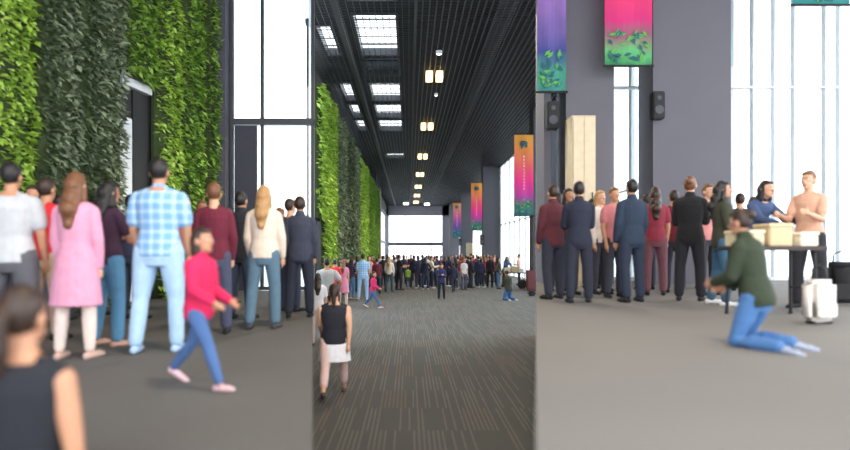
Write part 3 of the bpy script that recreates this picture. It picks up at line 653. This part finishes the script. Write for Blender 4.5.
# back rows, only heads and shoulders show
backs = [(347.5, 27, (40, 40, 52), 'black'), (357, 29, (70, 60, 80), 'dark'), (369, 30, (200, 150, 140), 'brown'), (372.5, 33, (120, 40, 60), 'dark'), (380, 34, (200, 195, 205), 'dark'), (387, 38, (60, 60, 72), 'black'),
         (393.5, 36, (225, 225, 228), 'dark'), (397, 41, (60, 66, 90), 'brown'), (403.5, 35, (48, 44, 70), 'black'), (406.5, 43, (180, 160, 150), 'dark'), (411, 39, (90, 60, 70), 'brown'), (418, 37, (56, 56, 84), 'black'),
         (426.5, 38, (210, 205, 205), 'black'), (429, 44, (80, 40, 50), 'dark'), (434.5, 41, (66, 60, 76), 'brown'), (441, 40, (150, 60, 70), 'black'), (452, 41, (110, 110, 130), 'dark'), (456, 45, (46, 46, 60), 'black'), (461, 43, (170, 70, 80), 'brown'),
         (466, 40, (50, 48, 60), 'dark'), (471, 42, (222, 210, 205), 'black'), (476.5, 41, (120, 30, 50), 'dark'), (481, 39, (60, 60, 66), 'blonde'), (487, 38, (200, 100, 100), 'dark'), (494, 37, (130, 60, 80), 'brown')]
def cname(c):
    r, g, b = c; mx, mn = max(c), min(c)
    if mx-mn < 16: return 'white' if mn > 200 else 'grey' if mn > 90 else 'charcoal'
    if mx < 95 and b >= r: return 'dark violet' if r > g+2 else 'dark blue'
    if r > 190 and mn > 130: return 'pale rose'
    if r > 140: return 'salmon' if g > 90 else 'red'
    return 'wine coloured' if r > g+25 and r > b+5 else 'mauve'
lm = ['between the checked top and pink dress', 'just behind the tall plaid man', 'behind the plaid man on his right', 'behind the magenta girl', 'between the maroon top and the black jacket', 'in front of the white column strip', 'right behind the blonde woman',
      'under the left edge of the far window', 'beside the man turned to the toddler', 'directly behind the lime toddler', 'under the left post of the entrance frame', 'between the navy and the black jacket', 'behind the white-shoed stout person',
      'under the right post of the entrance frame', 'behind the cream shirt', 'behind the crossed-arm youth', 'behind the lone navy woman', 'in the gap right of the lone navy woman', 'below the last banner', 'behind the royal navy jacket', 'before the brick red t-shirt', 'beneath the middle banner', 'right of the steel blue jacket', 'behind the rose red top', 'between black jacket and olive jacket']
for (px, d, tc, hc), w in zip(backs, lm):
    person('person with %s top in back rows, %s' % (cname(tc), w), px, d, 0, random.uniform(1.6, 1.78), random.choice((0, 15, -20, 40, 170, 200, 120, 240)), random.choice(('tee', 'long', 'jacket')), tc, 'trousers', (44, 46, 60), random.choice(('short', 'short', 'long', 'bob')), hc, 'stand', skin=random.randint(0, 2), group='back rows of the hall queue')

# ---- left terrace
NB = True
person('large man in pale grey t-shirt seen from behind beside the nearest lime planting', 11, 5.15, ZL, 1.70, 185, 'tee', (188, 190, 194), 'trousers', (90, 90, 96), 'short', 'black', 'relax', near=NB, skin=1, build=1.2)
person('person in bright red top left of the long pink dress on the left terrace', 46, 6.3, ZL, 1.70, 170, 'tee', (214, 44, 52), 'trousers', (190, 160, 140), 'short', 'dark', 'stand', near=NB, skin=1)
person('woman in long pink dress with brown hair seen from behind on the left terrace', 76, 5.2, ZL, 1.62, 178, 'longdress', (216, 150, 176), 'leggings', (226, 206, 198), 'long', 'brown', 'stand', (200, 170, 160), 0, near=NB)
person('woman with long black hair, plum top and light blue jeans on the left terrace', 109, 5.9, ZL, 1.62, 150, 'tee', (66, 40, 62), 'trousers', (98, 150, 186), 'long', 'black', 'hold', (206, 160, 140), 1, near=NB)
person('big man in blue plaid shirt and pale jeans seen from behind on the left terrace', 159, 5.55, ZL, 1.80, 182, 'polo', (140, 185, 220), 'trousers', (166, 196, 224), 'short', 'black', 'relax', (170, 195, 225), 1, near=NB, build=1.18, tmat=PL)
person('small girl in crimson jacket and blue jeans walking across the left terrace', 199, 4.15, ZL, 1.14, 70, 'jacket', (205, 32, 84), 'leggings', (72, 102, 150), 'bob', 'dark', 'stride', (222, 186, 190), 1, near=NB, child=.14)
person('person in wine red long sleeves behind the crimson jacket girl on the terrace', 214, 6.7, ZL, 1.70, 195, 'long', (104, 30, 50), 'trousers', (70, 74, 96), 'short', 'brown', 'relax', near=NB, skin=0)
person('person all in black between the wine red top and the cream blouse on the terrace', 241, 8.2, ZL, 1.74, 165, 'jacket', (34, 34, 42), 'trousers', (52, 60, 78), 'short', 'black', 'stand', near=NB)
person('woman with long brown hair, cream blouse and grey blue jeans before the terrace window', 264, 7.2, ZL, 1.72, 178, 'long', (226, 208, 190), 'trousers', (86, 112, 130), 'long', 'blonde', 'relax', (60, 60, 64), 0, near=NB)
person('person in dark grey blue clothes at the end of the terrace beside the long hall', 300, 8.4, ZL, 1.70, 185, 'jacket', (56, 60, 76), 'trousers', (34, 38, 52), 'short', 'dark', 'relax', near=NB)
lt = [(33, 7.3, (110, 60, 60), 'dark', 'rust top behind the red top'), (134, 9.5, (170, 120, 130), 'dark', 'dusty rose top before the white door'), (60, 8.0, (90, 40, 50), 'dark', 'wine top beside the long pink dress'), (94, 8.6, (50, 46, 52), 'black', 'charcoal top behind the pink dress under the olive planting'), (132, 8.2, (58, 60, 84), 'black', 'dark blue top beside the plum top'), (184, 8.5, (190, 120, 110), 'brown', 'salmon top behind the plaid man'),
      (202, 9.2, (150, 60, 72), 'brown', 'brick red top before the narrow green planting'), (228, 10.4, (200, 196, 204), 'dark', 'pale grey top beside the slate column'), (280, 10.0, (214, 208, 206), 'brown', 'off-white top before the terrace window'), (290, 9.2, (90, 60, 60), 'dark', 'brown top just left of the grey blue figure'),
      (22, 7.6, (60, 50, 56), 'dark', 'dark brown top behind the pale grey t-shirt')]
for px, d, tc, hc, lab in lt:
    person('person in ' + lab + ' on the left terrace', px, d, ZL, random.uniform(1.62, 1.74), random.choice((170, 190, 150, 20)), random.choice(('tee', 'long')), tc, 'trousers', (60, 66, 84), random.choice(('short', 'long', 'bob')), hc, 'stand', skin=random.randint(0, 2), near=False)
person('woman in black sleeveless top with dark ponytail, cut off at the bottom left corner', 22, 2.32, .17, 1.70, 176, 'vest', (30, 32, 40), 'trousers', (210, 200, 196), 'pony', 'dark', 'stand', (200, 190, 180), 1, near=NB, build=1.05)

# ---- right terrace
rt = [
 (553, 8.6, 1.64, 200, 'jacket', (86, 36, 46), (44, 46, 60), 'short', 'dark', 'relax', 'maroon jacket under the lilac banner', 1),
 (579, 8.0, 1.62, 175, 'jacket', (34, 38, 56), (36, 40, 54), 'short', 'black', 'hold', 'dark navy jacket before the cream cabinet', 1),
 (600, 9.6, 1.66, 20, 'long', (224, 214, 206), (60, 60, 72), 'long', 'blonde', 'stand', 'white blouse behind the navy jackets', 0),
 (632, 8.1, 1.66, 190, 'jacket', (38, 52, 72), (36, 46, 64), 'short', 'black', 'relax', 'steel navy jacket under the bright pink banner', 1),
 (655, 9.3, 1.68, 165, 'tee', (138, 48, 66), (110, 70, 80), 'long', 'dark', 'stand', 'wine t-shirt before the widest pillar', 1),
 (690, 8.3, 1.72, 150, 'jacket', (24, 24, 28), (30, 30, 38), 'bun', 'brown', 'hold', 'black jacket and trousers before the widest pillar', 0),
 (708, 9.4, 1.74, 10, 'tee', (226, 150, 150), (60, 60, 70), 'short', 'brown', 'stand', 'salmon t-shirt facing the camera by the widest pillar', 0),
 (722, 7.6, 1.58, 75, 'jacket', (56, 58, 46), (58, 96, 124), 'long', 'black', 'relax', 'olive jacket and blue jeans leaning to the terrace table', 1),
 (751, 8.0, 1.66, 15, 'long', (66, 84, 122), (44, 48, 62), 'long', 'black', 'lean', 'blue grey top with long black hair bending over the terrace table', 0),
 (809, 7.2, 1.66, 300, 'tee', (214, 168, 144), (40, 40, 46), 'short', 'brown', 'hold', 'tan t-shirt and black trousers beside the terrace table', 0)]
for px, d, H, fc, tp, tc, bc, hr, hc, po, lab, sk in rt:
    person('person in ' + lab, px, d, ZR, H, fc, tp, tc, 'trousers', bc, hr, hc, po, (215, 215, 218) if 'olive' in lab else (34, 34, 38), sk, near=NB)
rb = [(568, 9.4, (60, 44, 66), 'black', 'dark plum top between the maroon and navy jackets'), (614, 8.9, (196, 120, 124), 'brown', 'dusty coral top left of the steel navy jacket'), (674, 9.9, (112, 38, 50), 'dark', 'burgundy top between the wine t-shirt and the black jacket'), (557, 10.2, (150, 50, 60), 'dark', 'red top behind the maroon jacket'), (592, 11.0, (80, 50, 60), 'black', 'plum top beside the cream cabinet'), (615, 10.4, (150, 90, 90), 'brown', 'dusty pink top under the bright pink banner'),
      (646, 10.6, (60, 60, 80), 'dark', 'blue grey top behind the wine t-shirt'), (706, 11.0, (190, 100, 100), 'brown', 'coral top before the widest pillar'), (740, 10.4, (70, 66, 60), 'dark', 'dark khaki top before the glazed wall')]
for px, d, tc, hc, lab in rb:
    person('person in ' + lab + ' on the right terrace', px, d, ZR, random.uniform(1.6, 1.72), random.choice((170, 190, 10)), random.choice(('tee', 'long')), tc, 'trousers', (50, 52, 64), random.choice(('short', 'long')), hc, 'stand', skin=random.randint(0, 2))
person('person in dark green jacket and bright blue jeans kneeling low on the right terrace', 757, 4.35, ZR, 1.36, 215, 'jacket', (46, 56, 40), 'trousers', (74, 116, 168), 'bun', 'dark', 'kneel', (160, 170, 190), 1, near=NB)

# ------------------------------------------------------------------ furniture and bags
def table(label, X, Y, z, W, D, h, cloth_col, leg=DARK):
    e = thing('folding_table', label, 'table', (X, Y, z))
    bm = B((-W/2, W/2, -D/2, D/2, h-.045, h)); bmesh.ops.bevel(bm, geom=bm.edges[:], offset=.012, segments=2, affect='EDGES'); obj('tabletop', bm, plain('tabletop_'+cloth_col, srgb(58, 46, 42) if cloth_col == 'dark' else srgb(190, 180, 160), .5), e)
    for sx in (-1, 1):
        for sy in (-1, 1):
            bm = bmesh.new(); cyl(bm, (sx*(W/2-.08), sy*(D/2-.06), .01), (sx*(W/2-.1), sy*(D/2-.08), h-.04), .018, 10); ell(bm, (sx*(W/2-.08), sy*(D/2-.06), .015), (.024, .024, .015)); obj('leg', bm, leg, e)
        bm = bmesh.new(); cyl(bm, (sx*(W/2-.09), -D/2+.07, .3), (sx*(W/2-.09), D/2-.07, .3), .012, 8); obj('stretcher', bm, leg, e)
    return e
def carton(name, label, X, Y, z, w, dp, h, rz, col, group=None):
    e = thing(name, label, 'box', (X, Y, z+.001), R(rz), group)
    bm = B((-w/2, w/2, -dp/2, dp/2, 0, h)); bmesh.ops.bevel(bm, geom=bm.edges[:], offset=.01, segments=2, affect='EDGES'); obj('box_body', bm, plain('card_%d_%d_%d' % col, srgb(*col), .8), e)
    bm = B((-w/2-.006, w/2+.006, -dp/2-.006, dp/2+.006, h+.001, h+.035)); bmesh.ops.bevel(bm, geom=bm.edges[:], offset=.006, segments=1, affect='EDGES'); obj('lid', bm, plain('lid_%d_%d_%d' % col, srgb(*[min(255, c+14) for c in col]), .7), e)
tX = (gx(735, 6.35)+gx(806, 6.35))/2
table('dark-topped folding table stacked with cream boxes on the right terrace', tX, 6.35, ZR, .86, .55, .74, 'dark')
for k, (dx, w, h, rz, col, lab) in enumerate(((-.29, .25, .13, 3, (222, 206, 172), 'cream lidded box at the left end of the terrace table'), (.01, .24, .20, 0, (206, 186, 150), 'tallest tan lidded box in the middle of the terrace table'), (.29, .2, .11, 6, (232, 222, 200), 'small ivory lidded box at the right end of the terrace table'))):
    carton('storage_box', lab, tX+dx, 6.33, ZR+.74, w, .3, h, rz, col, 'boxes on the terrace table')
table('dark-topped folding table with pale boxes beside the kneeling person in the long hall', (gx(503, 32.6)+gx(525, 32.6))/2, 32.6, 0, 1.25, .6, .78, 'dark')
hx = (gx(503, 32.6)+gx(525, 32.6))/2
for dx, w, h, col, lab in ((-.38, .3, .22, (224, 212, 186), 'cream box at the left end of the hall table'), (0, .34, .3, (208, 190, 156), 'tan box in the middle of the hall table'), (.36, .26, .18, (236, 230, 216), 'ivory box at the right end of the hall table')):
    carton('storage_box', lab, hx+dx, 32.6, .78, w, .34, h, 5, col, 'boxes on the hall table')
def bag(name, label, X, Y, z, w, dp, h, rz, col, wheels=False):
    e = thing(name, label, 'bag', (X, Y, z), R(rz))
    bm = B((-w/2, w/2, -dp/2, dp/2, .02, h)); bmesh.ops.bevel(bm, geom=bm.edges[:], offset=min(w, dp)*.28, segments=4, affect='EDGES'); obj('bag_body', bm, cloth(col), e, True)
    bm = bmesh.new(); limb(bm, [(-w*.25, 0, h-.03), (-w*.22, 0, h+.1), (0, 0, h+.14), (w*.22, 0, h+.1), (w*.25, 0, h-.03)], [.012]*5, 8); obj('handle', bm, DARK, e, True)
    bm = B((-w*.34, w*.34, -dp/2-.025, -dp/2+.01, .07, h*.5)); bmesh.ops.bevel(bm, geom=bm.edges[:], offset=.015, segments=2, affect='EDGES'); obj('pocket', bm, cloth(tuple(min(255, c+14) for c in col)), e)
    for sx in (-1, 1):
        bm = bmesh.new(); cyl(bm, (sx*w*.3-.02, 0, .028), (sx*w*.3+.02, 0, .028), .028, 14) if wheels else ell(bm, (sx*w*.3, 0, .018), (.03, dp*.3, .018)); obj('foot', bm, DARK, e)
bag('suitcase', 'black suitcase on the hall carpet under the table end', gx(522, 30.8), 30.8, 0, .42, .26, .46, 8, (26, 26, 30), True)
bag('suitcase', 'black suitcase standing on the right terrace past the table', gx(842, 7.7), 7.7, ZR, .42, .28, .55, -12, (28, 28, 32), True)
bag('tote_bag', 'white bag standing on the terrace floor near the kneeling person', gx(819, 5.7), 5.7, ZR, .30, .18, .42, 10, (226, 220, 214))
bag('duffel_bag', 'small black bag lying on the striped carpet beside the maroon cabinet', gx(531.5, 26), 26, 0, .34, .24, .22, 0, (24, 24, 28))
# cabinet in the hall and cream cabinets by the pillars
def cabinet(label, X, Y, z, w, dp, h, col, doors=1):
    e = thing('cabinet', label, 'cabinet', (X, Y, z))
    obj('cabinet_body', B((-w/2, w/2, -dp/2, dp/2, .06, h), (-w/2+.03, w/2-.03, -dp/2+.04, dp/2-.03, 0, .06)), plain('cab_%d' % col[0], srgb(*col), .5), e)
    for k in range(doors):
        a, b = -w/2+.02+k*(w-.04)/doors, -w/2+.02+(k+1)*(w-.04)/doors
        dd = obj('door', B((a+.005, b-.005, -dp/2-.022, -dp/2-.001, .1, h-.04)), plain('cabd_%d' % col[0], srgb(*[min(255, c+8) for c in col]), .45), e)
        obj('handle', B((b-.06, b-.04, -dp/2-.045, -dp/2-.022, h*.5, h*.5+.16)), STEEL, dd)
cabinet('low maroon cabinet beside the first grey fin of the hall', 5.96, 29.2, 0, .46, .42, 1.02, (92, 38, 44))
cabinet('tall cream cabinet in front of the grey pillar on the right terrace', gx(584.5, 11.6), 11.9, ZR, .46, .5, gz(116, 11.7)-ZR, (216, 196, 160), 2)
cabinet('tall cream cabinet by the third fin of the hall behind the queue', gx(469.5, 54), 54, 0, .55, .6, gz(243, 54), (222, 205, 168), 2)

# ------------------------------------------------------------------ light, world, camera
w = bpy.data.worlds.new('overcast_sky'); bpy.context.scene.world = w; w.use_nodes = True
nt = w.node_tree; bg = nt.nodes['Background']
tc = nt.nodes.new('ShaderNodeTexCoord'); sp = nt.nodes.new('ShaderNodeSeparateXYZ'); cr = nt.nodes.new('ShaderNodeValToRGB')
nt.links.new(tc.outputs['Generated'], sp.inputs[0]); nt.links.new(sp.outputs['Z'], cr.inputs[0]); nt.links.new(cr.outputs[0], bg.inputs[0])
cr.color_ramp.elements[0].color = (.96, .98, 1, 1); cr.color_ramp.elements[1].color = (.86, .93, 1, 1)
bg.inputs[1].default_value = 1.6
sn = bpy.data.lights.new('sun', 'SUN'); sn.energy = .6; sn.angle = R(60); so = bpy.data.objects.new('sun', sn); C.objects.link(so)
so.rotation_euler = Vector((.9, .35, .75)).to_track_quat('Z', 'Y').to_euler()

sc = bpy.context.scene
cam = bpy.data.cameras.new('camera'); co = bpy.data.objects.new('camera', cam); C.objects.link(co)
co.location = (0, 0, CAMZ); co.rotation_euler = (R(90), 0, 0)
cam.sensor_width = 36; cam.lens = F/850*36; cam.shift_x = 16/850; cam.shift_y = 25/850; cam.clip_end = 400
cam.dof.use_dof = True; cam.dof.focus_distance = 18; cam.dof.aperture_fstop = cam.lens/44.0
sc.camera = co
sc.view_settings.view_transform = 'Standard'; sc.view_settings.look = 'None'; sc.view_settings.gamma = 1; sc.view_settings.use_curve_mapping = False
sc.view_settings.exposure = 1.45
sc.cycles.max_bounces = 8; sc.cycles.diffuse_bounces = 4; sc.cycles.transparent_max_bounces = 12; sc.cycles.use_denoising = True
